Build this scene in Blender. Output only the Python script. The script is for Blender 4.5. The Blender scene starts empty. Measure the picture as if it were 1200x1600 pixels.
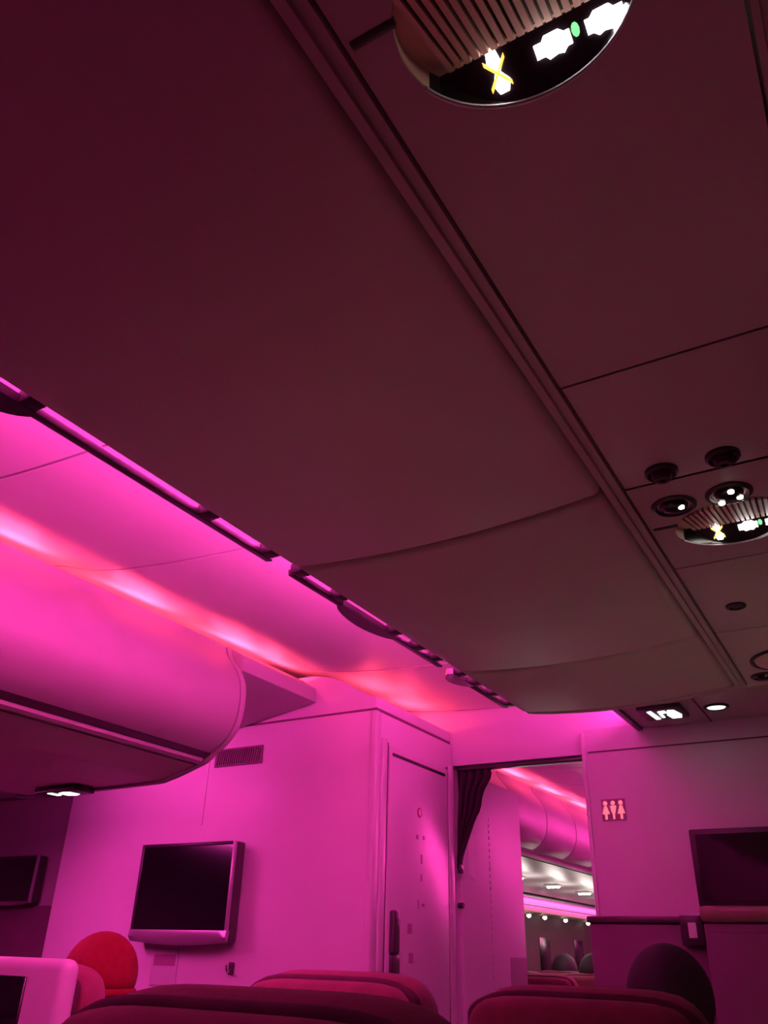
import bpy, bmesh, math, random
from mathutils import Vector, Matrix
random.seed(7)
SC = bpy.context.scene
COL = SC.collection
R = math.radians
EYE = 1.20                      # camera height above the cabin floor

# ------------------------------------------------------------------ camera
FPX = 1266.2
XC = Vector((0.86295347, -0.22248685, -0.45366388))   # cabin right   (in camera x right, y down, z ahead)
YC = Vector((0.50464837, 0.42449834, 0.75175208))     # cabin forward
ZC = Vector((0.02532461, -0.8776678, 0.47859994))     # up
cam_data = bpy.data.cameras.new('camera')
cam = bpy.data.objects.new('camera', cam_data)
COL.objects.link(cam)
cam_data.sensor_fit = 'VERTICAL'
cam_data.sensor_height = 36.0
cam_data.lens = FPX / 1600.0 * 36.0
cam_data.clip_start = 0.02
right = Vector((XC.x, YC.x, ZC.x)); down = Vector((XC.y, YC.y, ZC.y)); ahead = Vector((XC.z, YC.z, ZC.z))
m3 = Matrix((right, -down, -ahead)).transposed()
cam.matrix_world = Matrix.Translation((0, 0, EYE)) @ m3.to_4x4()
SC.camera = cam

# ------------------------------------------------------------------ world, exposure
world = bpy.data.worlds.new('night'); SC.world = world
world.use_nodes = True
world.node_tree.nodes['Background'].inputs[0].default_value = (0.0, 0.0, 0.0, 1)
world.node_tree.nodes['Background'].inputs[1].default_value = 0.0
SC.view_settings.view_transform = 'Standard'
SC.view_settings.look = 'None'
SC.view_settings.gamma = 1.0
SC.view_settings.use_curve_mapping = False
SC.view_settings.exposure = 0.0

# mood-light levels
PINK = (1.0, 0.050, 0.50)
RED = (1.0, 0.045, 0.11)
ROSE = (1.0, 0.055, 0.13)
WARM = (1.0, 0.80, 0.62)
P_COVE = 1.8          # LED modules above the window-side bins
P_RED = 1.9           # red strip in the same cove
P_CENTRE = 38.0        # LED strip above the centre bins
P_READ = 14.0         # lit service units of the cabin ahead
P_BEAM = 50.0        # added beams on the unseen bounce cloths
P_SIDE = 80.0          # added fill strip under the left bin


def area(name, loc, direction, sx, sy, power, color, parent=None, spread=180):
    """lamp inside a fixture; loc is relative to the eye"""
    ld = bpy.data.lights.new(name, 'AREA'); ld.shape = 'RECTANGLE'
    ld.size = sx; ld.size_y = sy; ld.energy = power; ld.color = color; ld.spread = R(spread)
    o = bpy.data.objects.new(name, ld); COL.objects.link(o)
    d = Vector(direction).normalized()
    z = -d; y = Vector((0, 1, 0)); x = y.cross(z).normalized(); y = z.cross(x)
    o.matrix_world = Matrix.Translation(Vector(loc) + Vector((0, 0, EYE))) @ Matrix((x, y, z)).transposed().to_4x4()
    if parent is not None:
        o.matrix_world = o.matrix_world
        mw = o.matrix_world.copy(); o.parent = parent; o.matrix_parent_inverse = Matrix.Translation(-parent.location)
        o.matrix_basis = mw
    return o


def point(name, loc, power, color, radius, parent=None, spot=None, direction=(0, 0, -1)):
    ld = bpy.data.lights.new(name, 'SPOT' if spot else 'POINT'); ld.energy = power; ld.color = color
    ld.shadow_soft_size = radius
    if spot:
        ld.spot_size = R(spot); ld.spot_blend = 0.5
    o = bpy.data.objects.new(name, ld); COL.objects.link(o)
    o.location = Vector(loc) + Vector((0, 0, EYE))
    o.rotation_euler = Vector(direction).to_track_quat('-Z', 'Y').to_euler()
    if parent is not None:
        o.parent = parent; o.location = o.location - parent.location
    return o


# ------------------------------------------------------------------ materials
MATS = {}


def mat(name, col, rough=0.5, metal=0.0, var=0.06, scale=6.0, bump=0.0, bscale=200.0, coat=0.0, sheen=0.0):
    m = bpy.data.materials.new(name); m.use_nodes = True
    nt = m.node_tree; b = nt.nodes['Principled BSDF']
    b.inputs['Roughness'].default_value = rough; b.inputs['Metallic'].default_value = metal
    b.inputs['Coat Weight'].default_value = coat
    if sheen:
        b.inputs['Sheen Weight'].default_value = sheen
    tc = nt.nodes.new('ShaderNodeTexCoord')
    n = nt.nodes.new('ShaderNodeTexNoise'); n.inputs['Scale'].default_value = scale; n.inputs['Detail'].default_value = 4
    nt.links.new(tc.outputs['Object'], n.inputs['Vector'])
    r = nt.nodes.new('ShaderNodeValToRGB')
    lo = [max(0, c * (1 - var)) for c in col]; hi = [min(1, c * (1 + var)) for c in col]
    r.color_ramp.elements[0].color = (*lo, 1); r.color_ramp.elements[1].color = (*hi, 1)
    r.color_ramp.elements[0].position = 0.3; r.color_ramp.elements[1].position = 0.7
    nt.links.new(n.outputs['Fac'], r.inputs['Fac']); nt.links.new(r.outputs['Color'], b.inputs['Base Color'])
    if bump:
        n2 = nt.nodes.new('ShaderNodeTexNoise'); n2.inputs['Scale'].default_value = bscale
        nt.links.new(tc.outputs['Object'], n2.inputs['Vector'])
        bp = nt.nodes.new('ShaderNodeBump'); bp.inputs['Strength'].default_value = bump; bp.inputs['Distance'].default_value = 0.002
        nt.links.new(n2.outputs['Fac'], bp.inputs['Height']); nt.links.new(bp.outputs['Normal'], b.inputs['Normal'])
    MATS[name] = m
    return m


def emit(name, col, strength):
    m = bpy.data.materials.new(name); m.use_nodes = True
    b = m.node_tree.nodes['Principled BSDF']
    b.inputs['Base Color'].default_value = (0.05, 0.05, 0.05, 1)
    b.inputs['Emission Color'].default_value = (*col, 1); b.inputs['Emission Strength'].default_value = strength
    MATS[name] = m
    return m


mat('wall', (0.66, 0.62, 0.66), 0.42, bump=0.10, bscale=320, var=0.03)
mat('wall_gloss', (0.62, 0.585, 0.62), 0.28, var=0.03)
mat('ceiling', (0.80, 0.75, 0.76), 0.5, var=0.03)
mat('bin', (0.33, 0.315, 0.315), 0.45, bump=0.06, bscale=400, var=0.02)
mat('bin_under', (0.54, 0.46, 0.43), 0.52, bump=0.08, bscale=500, var=0.04)
mat('psu', (0.50, 0.44, 0.41), 0.5, bump=0.08, bscale=500, var=0.04)
mat('rail', (0.46, 0.40, 0.37), 0.5, var=0.05)
mat('dark_plastic', (0.035, 0.028, 0.032), 0.35, var=0.1)
mat('black', (0.006, 0.005, 0.006), 0.25, var=0.1)
mat('screen', (0.006, 0.004, 0.007), 0.12, var=0.02, coat=0.3)
mat('silver', (0.42, 0.38, 0.42), 0.35, metal=0.6, var=0.04)
mat('chrome', (0.75, 0.74, 0.75), 0.15, metal=1.0, var=0.02)
mat('grille', (0.60, 0.34, 0.26), 0.5, var=0.05)
mat('grille_slot', (0.05, 0.035, 0.03), 0.7, var=0.1)
mat('lens', (0.010, 0.006, 0.008), 0.15, var=0.05)
mat('fabric', (0.15, 0.022, 0.042), 0.85, bump=0.5, bscale=900, var=0.15, scale=40, sheen=0.15)
mat('fabric_dark', (0.055, 0.012, 0.022), 0.9, bump=0.4, bscale=900, var=0.15, scale=40)
mat('shell', (0.60, 0.55, 0.57), 0.4, var=0.03)
mat('shell_dark', (0.06, 0.035, 0.045), 0.45, var=0.05)
mat('carpet', (0.09, 0.05, 0.065), 0.95, bump=0.6, bscale=500, var=0.3, scale=60)
mat('curtain', (0.022, 0.006, 0.016), 0.9, bump=0.4, bscale=700, var=0.15, scale=30)
mat('red_knit', (0.27, 0.005, 0.022), 0.9, bump=0.6, bscale=500, var=0.12, scale=50)
mat('hair', (0.010, 0.005, 0.005), 0.7, bump=0.8, bscale=400, var=0.3, scale=80)
mat('skin', (0.42, 0.24, 0.18), 0.55, var=0.06)
mat('cloth_dark', (0.035, 0.018, 0.025), 0.9, bump=0.4, bscale=600, var=0.2, scale=30)
mat('cloth_grey', (0.16, 0.12, 0.14), 0.9, bump=0.4, bscale=600, var=0.2, scale=30)
mat('bounce_cloth', (0.80, 0.76, 0.70), 0.9, bump=0.5, bscale=400, var=0.05, scale=20)
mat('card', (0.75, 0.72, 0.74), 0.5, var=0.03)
mat('wall_low', (0.14, 0.07, 0.11), 0.55, var=0.08)
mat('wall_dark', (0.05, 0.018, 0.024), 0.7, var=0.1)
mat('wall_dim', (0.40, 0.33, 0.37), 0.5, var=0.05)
mat('decal', (0.36, 0.16, 0.28), 0.5, var=0.05)
mat('decal_red', (0.45, 0.02, 0.08), 0.5, var=0.05)
mat('beige', (0.62, 0.50, 0.38), 0.5, var=0.05)
mat('groove_warm', (0.22, 0.14, 0.11), 0.3, var=0.08)
mat('groove', (0.16, 0.07, 0.12), 0.7, var=0.05)
emit('sign_white', (1.0, 0.97, 0.95), 14.0)
emit('fill_screen', (1.0, 0.25, 0.28), 2.6)  # added glow for unseen screens, reddens the bin undersides
emit('sign_soft', (1.0, 0.95, 0.92), 1.6)
emit('sign_orange', (1.0, 0.42, 0.05), 3.0)
emit('sign_green', (0.25, 0.9, 0.35), 1.2)
emit('lamp_or_glint', (1.0, 0.90, 0.78), 6.0)
emit('lav_sign', (1.0, 0.16, 0.22), 1.2)
emit('led_pink', PINK, 2.0)
emit('led_red', RED, 2.0)

# ------------------------------------------------------------------ helpers (vertices relative to the eye)
OFF = Vector((0, 0, EYE))


def link(name, me, m, parent=None, smooth=None, keep=False):
    """one mesh object; its origin goes to the middle of its bounds"""
    if not keep:
        lo = Vector((min(v.co[i] for v in me.vertices) for i in range(3)))
        hi = Vector((max(v.co[i] for v in me.vertices) for i in range(3)))
        c = (lo + hi) / 2
        me.transform(Matrix.Translation(-c))
        loc = c + OFF
    else:
        loc = Vector((0, 0, 0))
    if m:
        me.materials.append(MATS[m] if isinstance(m, str) else m)
    if smooth is not None:
        for p in me.polygons:
            p.use_smooth = True
        me.set_sharp_from_angle(angle=R(smooth))
    o = bpy.data.objects.new(name, me); COL.objects.link(o)
    if parent is not None:
        o.parent = parent
        o.location = loc - wloc(parent) if not keep else loc
    else:
        o.location = loc
    return o


def wloc(o):
    v = Vector(o.location)
    while o.parent:
        o = o.parent; v = v + Vector(o.location)
    return v


def mesh(name, verts, faces):
    me = bpy.data.meshes.new(name); me.from_pydata([tuple(v) for v in verts], [], faces); me.update()
    bm = bmesh.new(); bm.from_mesh(me); bmesh.ops.recalc_face_normals(bm, faces=bm.faces); bm.to_mesh(me); bm.free()
    return me


def bm_mesh(name, bm):
    bmesh.ops.recalc_face_normals(bm, faces=bm.faces)
    me = bpy.data.meshes.new(name); bm.to_mesh(me); bm.free()
    return me


def box_bm(x0, x1, y0, y1, z0, z1, bev=0.0, seg=2):
    bm = bmesh.new()
    bmesh.ops.create_cube(bm, size=1)
    for v in bm.verts:
        v.co = Vector(((x0 + x1) / 2 + v.co.x * (x1 - x0), (y0 + y1) / 2 + v.co.y * (y1 - y0), (z0 + z1) / 2 + v.co.z * (z1 - z0)))
    if bev:
        bmesh.ops.bevel(bm, geom=bm.edges[:], offset=bev, segments=seg, profile=0.5, affect='EDGES')
    return bm


def box(name, x0, x1, y0, y1, z0, z1, m, parent=None, bev=0.0, seg=2, keep=False):
    return link(name, bm_mesh(name, box_bm(x0, x1, y0, y1, z0, z1, bev, seg)), m, parent, 40 if bev else None, keep)


def spline(pts, n=6):
    out = []
    P = [Vector(p) for p in pts]
    for i in range(len(P) - 1):
        a = P[max(i - 1, 0)]; b = P[i]; c = P[i + 1]; d = P[min(i + 2, len(P) - 1)]
        for k in range(n):
            t = k / n
            out.append(0.5 * ((2 * b) + (c - a) * t + (2 * a - 5 * b + 4 * c - d) * t * t + (3 * b - a - 3 * c + d) * t ** 3))
    out.append(P[-1])
    return out


def extrude_y(name, prof, y0, y1, m, parent=None, smooth=35, mirror=None, bev=0.0):
    """closed (x,z) outline pulled along the cabin axis"""
    n = len(prof)
    f = (lambda x: 2 * mirror - x) if mirror is not None else (lambda x: x)
    v = [(f(p[0]), y0, p[1]) for p in prof] + [(f(p[0]), y1, p[1]) for p in prof]
    faces = [(i, (i + 1) % n, n + (i + 1) % n, n + i) for i in range(n)] + [tuple(range(n)), tuple(range(2 * n - 1, n - 1, -1))]
    me = mesh(name, v, faces)
    if bev:
        bm = bmesh.new(); bm.from_mesh(me)
        e = [ed for ed in bm.edges if len(ed.link_faces) == 2 and ed.calc_face_angle(0) > R(50)]
        bmesh.ops.bevel(bm, geom=e, offset=bev, segments=3, profile=0.5, affect='EDGES')
        bm.to_mesh(me); bm.free()
    return link(name, me, m, parent, smooth)


def shell_prof(pts, t):
    """open (x,z) curve thickened by t to its right-hand side"""
    P = [Vector(p) for p in pts]; out = []
    for i, p in enumerate(P):
        d = (P[min(i + 1, len(P) - 1)] - P[max(i - 1, 0)]).normalized()
        out.append(p + Vector((d.y, -d.x)) * t)
    return [tuple(p) for p in P] + [tuple(p) for p in reversed(out)]


def disc_bm(cx, cy, cz, r, axis='z', n=20, h=0.004):
    bm = bmesh.new()
    bmesh.ops.create_cone(bm, cap_ends=True, segments=n, radius1=r, radius2=r, depth=h)
    rot = {'z': Matrix(), 'y': Matrix.Rotation(R(90), 4, 'X'), 'x': Matrix.Rotation(R(90), 4, 'Y')}[axis]
    bmesh.ops.transform(bm, matrix=Matrix.Translation((cx, cy, cz)) @ rot, verts=bm.verts)
    return bm


def lathe_bm(prof, cx, cy, cz, n=24, down=False):
    """(r, z) outline turned about a vertical axis"""
    bm = bmesh.new(); rings = []
    for r, z in prof:
        zz = -z if down else z
        rings.append([bm.verts.new((cx + r * math.cos(2 * math.pi * k / n), cy + r * math.sin(2 * math.pi * k / n), cz + zz)) for k in range(n)])
    for a, b in zip(rings, rings[1:]):
        for k in range(n):
            bm.faces.new((a[k], a[(k + 1) % n], b[(k + 1) % n], b[k]))
    bm.faces.new(rings[0]); bm.faces.new(rings[-1])
    return bm


def tube_bm(pts, r, n=8, close=False):
    bm = bmesh.new(); P = [Vector(p) for p in pts]; rings = []
    m = len(P)
    for i, p in enumerate(P):
        if close:
            d = (P[(i + 1) % m] - P[i - 1]).normalized()
        else:
            d = (P[min(i + 1, m - 1)] - P[max(i - 1, 0)]).normalized()
        a = d.cross(Vector((0, 0, 1)))
        if a.length < 0.1:
            a = d.cross(Vector((1, 0, 0)))
        a.normalize(); b = d.cross(a)
        rings.append([bm.verts.new(p + (a * math.cos(2 * math.pi * k / n) + b * math.sin(2 * math.pi * k / n)) * r) for k in range(n)])
    rng = range(m) if close else range(m - 1)
    for i in rng:
        A, B = rings[i], rings[(i + 1) % m]
        for k in range(n):
            bm.faces.new((A[k], A[(k + 1) % n], B[(k + 1) % n], B[k]))
    if not close:
        bm.faces.new(rings[0]); bm.faces.new(rings[-1])
    return bm


def plate(name, pts2, y=None, x=None, z=None, t=0.002, m='card', parent=None):
    """flat polygon of thickness t in a plane: pts2 are (x,z), (y,z) or (x,y)"""
    n = len(pts2)
    if y is not None:
        v = [(a, y, b) for a, b in pts2] + [(a, y + t, b) for a, b in pts2]
    elif x is not None:
        v = [(x, a, b) for a, b in pts2] + [(x + t, a, b) for a, b in pts2]
    else:
        v = [(a, b, z) for a, b in pts2] + [(a, b, z + t) for a, b in pts2]
    f = [tuple(range(n)), tuple(range(2 * n - 1, n - 1, -1))] + [(i, (i + 1) % n, n + (i + 1) % n, n + i) for i in range(n)]
    return link(name, mesh(name, v, f), m, parent)


def thing(name, label, cat, loc, group=None):
    """an Empty at the base of a thing; loc is relative to the eye"""
    o = bpy.data.objects.new(name, None); COL.objects.link(o)
    o.empty_display_size = 0.05
    o.location = Vector(loc) + OFF
    o['label'] = label; o['category'] = cat
    if group:
        o['group'] = group
    return o


def tag(o, label, cat, group=None):
    o['label'] = label; o['category'] = cat
    if group:
        o['group'] = group
    return o


def struct(o, label=None):
    o['kind'] = 'structure'
    if label:
        o['label'] = label
    return o


def copy_tree(o, parent=None):
    c = o.copy(); COL.objects.link(c); c.parent = parent
    for ch in list(o.children):
        copy_tree(ch, c)
    return c


MID = -0.085                     # lateral middle of the cabin (mirror plane)

# ================================================================== STRUCTURE
struct(box('floor', -3.62, 3.45, -0.96, 12.0, -1.26, -1.20, 'carpet'), 'dark carpeted cabin floor')
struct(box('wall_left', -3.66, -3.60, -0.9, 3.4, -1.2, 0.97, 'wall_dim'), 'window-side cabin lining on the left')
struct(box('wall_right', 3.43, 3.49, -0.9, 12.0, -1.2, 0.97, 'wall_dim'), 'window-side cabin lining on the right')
struct(box('wall_back', -3.6, 3.43, -0.96, -0.90, -1.2, 0.97, 'wall_low'), 'dark unseen partition set behind the viewer to cut light')  # moved close and darkened to cut the light on the near bins

# aisle ceiling: curved panels with joints, pulled along the aisle
CEIL = [(-0.655, 0.872), (-0.90, 0.876), (-1.15, 0.882), (-1.40, 0.892), (-1.60, 0.910), (-1.72, 0.928), (-1.82, 0.952), (-1.93, 0.985), (-2.03, 0.995), (-2.10, 0.96), (-2.12, 0.90)]
CEIL = [tuple(p) for p in spline([Vector((a, b)) for a, b in CEIL], 5)]
cbase = struct(extrude_y('ceiling', [(-0.66, 0.995), (-2.2, 1.08), (-3.6, 1.08), (-3.6, 1.14), (3.43, 1.14), (3.43, 1.08), (2.03, 1.08), (0.49, 0.995)], -0.9, 12.0, 'dark_plastic', smooth=None), 'aisle ceiling of curved panels washed in pink light')
seams = [-0.89, -0.27, 0.28, 0.875, 1.372, 2.388, 2.99]
for a, b in zip(seams, seams[1:]):
    extrude_y('ceiling_panel', shell_prof(CEIL, -0.012), a + 0.0045, b - 0.0045, 'ceiling', cbase, smooth=40)
    extrude_y('ceiling_panel', shell_prof(CEIL, -0.012), a + 0.0045, b - 0.0045, 'ceiling', cbase, smooth=40, mirror=MID)
fs = [3.06, 3.72, 4.25, 4.78, 5.31, 5.84, 6.4, 7.0, 8.0, 9.0, 10.0, 11.9]
for a, b in zip(fs, fs[1:]):
    extrude_y('ceiling_panel', shell_prof(CEIL, -0.012), a + 0.0045, b - 0.0045, 'ceiling', cbase, smooth=40)

# lavatory block on the left (the bulkhead with the monitor) and its door side
wf = struct(box('wall_front', -2.93, -1.457, 2.40, 2.995, -1.2, 0.748, 'wall', bev=0.008), 'pink-lit lavatory bulkhead facing the cabin, monitor hung on it')
extrude_y('upper_panel', [(-2.93, 0.756), (-1.464, 0.756), (-1.464, 0.796), (-1.49, 0.803), (-1.54, 0.828), (-1.60, 0.865), (-1.66, 0.890), (-1.74, 0.905), (-2.93, 0.92)], 2.408, 2.425, 'wall', wf)
box('upper_panel', -1.478, -1.464, 2.4255, 2.996, 0.756, 0.798, 'wall', wf, bev=0.003)
box('trim_line', -2.92, -1.462, 2.41, 2.99, 0.746, 0.758, 'groove', wf)
box('corner_strip', -1.475, -1.451, 2.394, 2.43, -1.2, 0.745, 'wall_gloss', wf, bev=0.006)
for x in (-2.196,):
    box('panel_joint', x - 0.003, x + 0.003, 2.3965, 2.4, 0.40, 0.66, 'card', wf)  # joint drawn pale: a streak of light painted on the wall
# darker partition further outboard
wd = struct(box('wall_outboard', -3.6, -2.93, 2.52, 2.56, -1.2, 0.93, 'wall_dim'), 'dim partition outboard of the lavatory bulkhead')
box('low_panel', -3.6, -2.935, 2.505, 2.519, -1.2, 0.140, 'wall_low', wd, bev=0.003)
box('trim_line', -3.6, -2.935, 2.512, 2.519, 0.580, 0.592, 'groove', wd)

# lavatory door in the side of the block (faces the aisle)
d1 = struct(box('door_1', -1.456, -1.448, 2.487, 2.936, -1.17, 0.640, 'wall_gloss', bev=0.003), 'pale lavatory door facing the aisle')
box('door_gap', -1.4565, -1.4535, 2.475, 2.4865, -1.18, 0.650, 'groove', d1)
box('door_gap', -1.4565, -1.4535, 2.9365, 2.948, -1.18, 0.650, 'groove', d1)
box('door_frame', -1.457, -1.449, 2.440, 2.474, -1.19, 0.660, 'wall_gloss', d1, bev=0.003)
box('door_frame', -1.457, -1.449, 2.949, 2.992, -1.19, 0.660, 'wall_gloss', d1, bev=0.003)
box('slot', -1.4485, -1.4455, 2.505, 2.913, 0.608, 0.619, 'dark_plastic', d1, bev=0.001)
hd = box('door_handle', -1.449, -1.428, 2.502, 2.545, 0.00, 0.125, 'dark_plastic', d1, bev=0.008)
box('latch_plate', -1.449, -1.436, 2.505, 2.560, -0.055, -0.002, 'dark_plastic', d1, bev=0.006)
ring = link('no_smoking_sign', bm_mesh('ring', disc_bm(-1.4475, 2.706, 0.448, 0.017, 'x', 24, 0.002)), 'decal_red', d1)
link('sign_face', bm_mesh('face', disc_bm(-1.4462, 2.706, 0.448, 0.011, 'x', 24, 0.001)), 'card', ring)
for (yy, zz, w, h) in ((2.690, 0.364, .014, .014), (2.738, 0.366, .014, .012), (2.722, 0.295, .012, .030), (2.722, 0.235, .010, .022), (2.700, 0.150, .006, .030), (2.735, 0.150, .022, .010), (2.640, 0.075, .030, .030), (2.650, -0.01, .03, .03)):
    plate('placard', [(yy - w / 2, zz - h / 2), (yy + w / 2, zz - h / 2), (yy + w / 2, zz + h / 2), (yy - w / 2, zz + h / 2)], x=-1.4480, t=0.001, m='decal', parent=d1)

# header above the curtained passage, and the right-hand bulkhead
wh = struct(box('wall_header', -2.15, -0.60, 3.00, 3.06, 0.664, 0.93, 'wall', bev=0.004), 'pink header panel above the curtained passage')
box('curtain_rail', -1.45, -0.915, 3.012, 3.05, 0.648, 0.663, 'dark_plastic', wh, bev=0.003)
wr = struct(box('wall_bulkhead', -0.912, 3.43, 2.985, 3.06, -1.2, 0.752, 'wall', bev=0.006), 'right-hand bulkhead beyond the centre seats')
box('frame_strip', -0.922, -0.908, 2.979, 2.99, -1.2, 0.738, 'wall_gloss', wr, bev=0.003)
box('trim_line', -0.90, 1.6, 2.9835, 2.9855, 0.664, 0.669, 'groove', wr)
# raised ceiling panel between the end of the centre bins and the bulkhead
cp = struct(box('ceiling_drop', -0.700, 0.53, 1.99, 2.984, 0.735, 0.765, 'psu', bev=0.004), 'dark lowered ceiling panel in front of the bulkhead')
box('side_fascia', -0.700, -0.660, 1.99, 2.984, 0.765, 0.868, 'wall', cp)
box('panel_joint', -0.458, -0.452, 1.99, 2.984, 0.7335, 0.7352, 'groove', cp)
box('edge_trim', -0.712, -0.690, 1.99, 2.984, 0.726, 0.742, 'dark_plastic', cp, bev=0.004)

# second block behind the curtain and the next cabin
wl2 = struct(box('wall_galley', -2.6, -1.457, 3.07, 3.70, -1.2, 0.668, 'wall', bev=0.012), 'pale wall of the second block behind the curtain')
for k in range(46):
    z = 0.50 - k * 0.024
    box('seam_stitch', -1.4565, -1.4545, 3.333, 3.339, z, z + 0.012, 'card', wl2)
plate('placard', [(3.118, 0.28), (3.185, 0.26), (3.205, 0.43), (3.125, 0.43)], x=-1.457, t=0.0015, m='card', parent=wl2)
plate('kick_panel', [(3.50, -0.5), (3.685, -0.5), (3.685, 0.0), (3.515, 0.0)], x=-1.457, t=0.002, m='wall_dim', parent=wl2)
link('knob', bm_mesh('knob', disc_bm(-1.447, 3.035, 0.165, 0.010, 'x', 16, 0.02)), 'dark_plastic', wl2, 40)
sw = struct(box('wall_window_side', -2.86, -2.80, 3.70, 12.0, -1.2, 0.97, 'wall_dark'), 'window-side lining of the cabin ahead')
extrude_y('light_valance', [(-2.80, 0.450), (-2.745, 0.450), (-2.735, 0.388), (-2.80, 0.380)], 3.71, 11.9, 'wall', sw, bev=0.006)
extrude_y('lower_valance', [(-2.80, 0.379), (-2.740, 0.386), (-2.72, 0.338), (-2.80, 0.322)], 3.71, 11.9, 'beige', sw, bev=0.006)
for k in range(5):
    box('window', -2.803, -2.795, 5.6 + k * 0.9, 5.85 + k * 0.9, -0.12, 0.16, 'black', sw, bev=0.003)
struct(box('wall_far', -2.8, 3.43, 11.9, 12.0, -1.2, 0.97, 'wall_dim'), 'far end of the cabin ahead')
struct(box('wall_passage', -0.55, -0.50, 3.06, 4.2, -1.2, 0.70, 'wall'), 'inner side of the block right of the passage')


# ================================================================== WINDOW-SIDE BINS
LB = [(-1.775, 0.888), (-1.762, 0.850), (-1.722, 0.800), (-1.697, 0.755), (-1.689, 0.705), (-1.692, 0.650), (-1.708, 0.602), (-1.742, 0.562), (-1.785, 0.5355)]
LBs = [tuple(p) for p in spline([Vector((a, b)) for a, b in LB], 5)]
LOWER = [(-1.785, 0.5355), (-1.803, 0.5255), (-1.825, 0.515), (-1.958, 0.477), (-2.07, 0.468), (-2.62, 0.462)]
LOWs = [tuple(p) for p in spline([Vector((a, b)) for a, b in LOWER], 4)]
BODY = [(a - 0.014, b) for a, b in LBs] + [(a - 0.010, b + 0.010) for a, b in LOWs[1:]] + [(-2.70, 0.47), (-2.72, 0.88), (-2.02, 0.88), (-2.00, 0.845), (-1.83, 0.845)]


def side_bin(name, label, y0, y1, doors, mirror=None, end_cap=True, recess='dark_plastic', under='bin_under'):
    t = thing(name, label, 'overhead bin', (-2.1 if mirror is None else 2 * mirror + 2.1, (y0 + y1) / 2, 0.45))
    extrude_y('bin_body', BODY, y0 + 0.004, y1 - 0.02, 'bin', t, mirror=mirror)
    for a, b in zip(doors, doors[1:]):
        d = extrude_y('bin_door', shell_prof(LBs, 0.013), a + 0.004, b - 0.004, 'bin', t, mirror=mirror, bev=0.003)
    extrude_y('handle_recess', shell_prof(LOWs[0:7], 0.006), y0 + 0.01, y1 - 0.02, recess, t, mirror=mirror)
    extrude_y('lip_trim', [(-1.808, 0.524), (-1.811, 0.513), (-1.826, 0.506), (-1.829, 0.514)], y0 + 0.01, y1 - 0.03, 'bin', t, mirror=mirror)
    extrude_y('bottom_panel', shell_prof(LOWs[9:], 0.006), y0 + 0.01, y1 - 0.02, under, t, mirror=mirror)
    if end_cap:
        big = [(a + 0.004, b) for a, b in LBs] + [(a, b - 0.008) for a, b in LOWs[1:]] + [(-2.70, 0.46), (-2.72, 0.845), (-1.83, 0.845)]
        extrude_y('end_cap', big, y1 - 0.022, y1, 'bin', t, mirror=mirror, bev=0.004)
    return t


side_bin('overhead_bin', 'rounded pink-lit overhead bin jutting in at the left, end cap showing', -0.89, 1.975, [-0.88, -0.15, 0.9, 1.953])
side_bin('overhead_bin', 'overhead bin on the far right side of the cabin', -0.89, 2.96, [-0.88, -0.15, 0.9, 1.95, 2.93], mirror=MID)
fd = [3.72, 4.19, 4.70, 5.21, 5.72, 6.23, 6.74, 7.25, 7.76, 8.27, 8.78, 9.4, 10.4, 11.85]
side_bin('overhead_bin', 'row of curved overhead bins in the cabin beyond the doorway', 3.715, 11.87, fd, recess='bin', under='shell')

# fairing that carries the cove on from the bin to the bulkhead
fa = extrude_y('bin_fairing', [(-1.712, 0.800), (-1.716, 0.850), (-1.775, 0.888), (-1.83, 0.845), (-2.30, 0.845), (-2.30, 0.69), (-2.03, 0.746)], 1.977, 2.396, 'bin', bev=0.003)
tag(fa, 'wedge-shaped fairing between the left bin end and the bulkhead', 'fairing')

# small lit sign under the left bin, near its end
t = thing('cabin_sign', 'small lit sign under the dark underside of the left bin', 'sign', (-2.36, 1.90, 0.44))
box('housing', -2.47, -2.27, 1.86, 1.945, 0.444, 0.462, 'dark_plastic', t, bev=0.004)
plate('pictogram', [(-2.415, 1.872), (-2.395, 1.872), (-2.395, 1.915), (-2.415, 1.915)], z=0.4415, t=0.003, m='sign_soft', parent=t)
plate('pictogram', [(-2.375, 1.885), (-2.345, 1.875), (-2.318, 1.885), (-2.318, 1.925), (-2.345, 1.935), (-2.375, 1.925)], z=0.4415, t=0.003, m='sign_soft', parent=t)

# ================================================================== CENTRE BIN
H = 0.552
t = thing('centre_bin', 'long dark underside of the centre overhead bins above the viewer', 'overhead bin', (MID, 0.2, H))
def centre_body(parent, y0, y1):
    w = 2 * MID
    L = [(-0.752, 0.580), (-0.748, 0.62), (-0.735, 0.648), (-0.715, 0.655), (-0.640, 0.655), (-0.640, 0.868)]
    prof = L + [(w - a, b) for a, b in reversed(L)]
    extrude_y('bin_body', prof, y0, y1, 'bin_under', parent)
centre_body(t, -0.89, 1.955)


def door_prof(zoff=0.0):
    pts = []
    for k in range(25):
        s = k / 24
        x = -0.760 + s * (0.760 - 0.236)
        z = 0.550 - 0.017 * math.sin(math.pi * min(1, s * 1.02)) ** 0.8 + 0.016 * max(0, 1 - s / 0.06) ** 2
        pts.append((x, z + zoff))
    return pts


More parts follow.
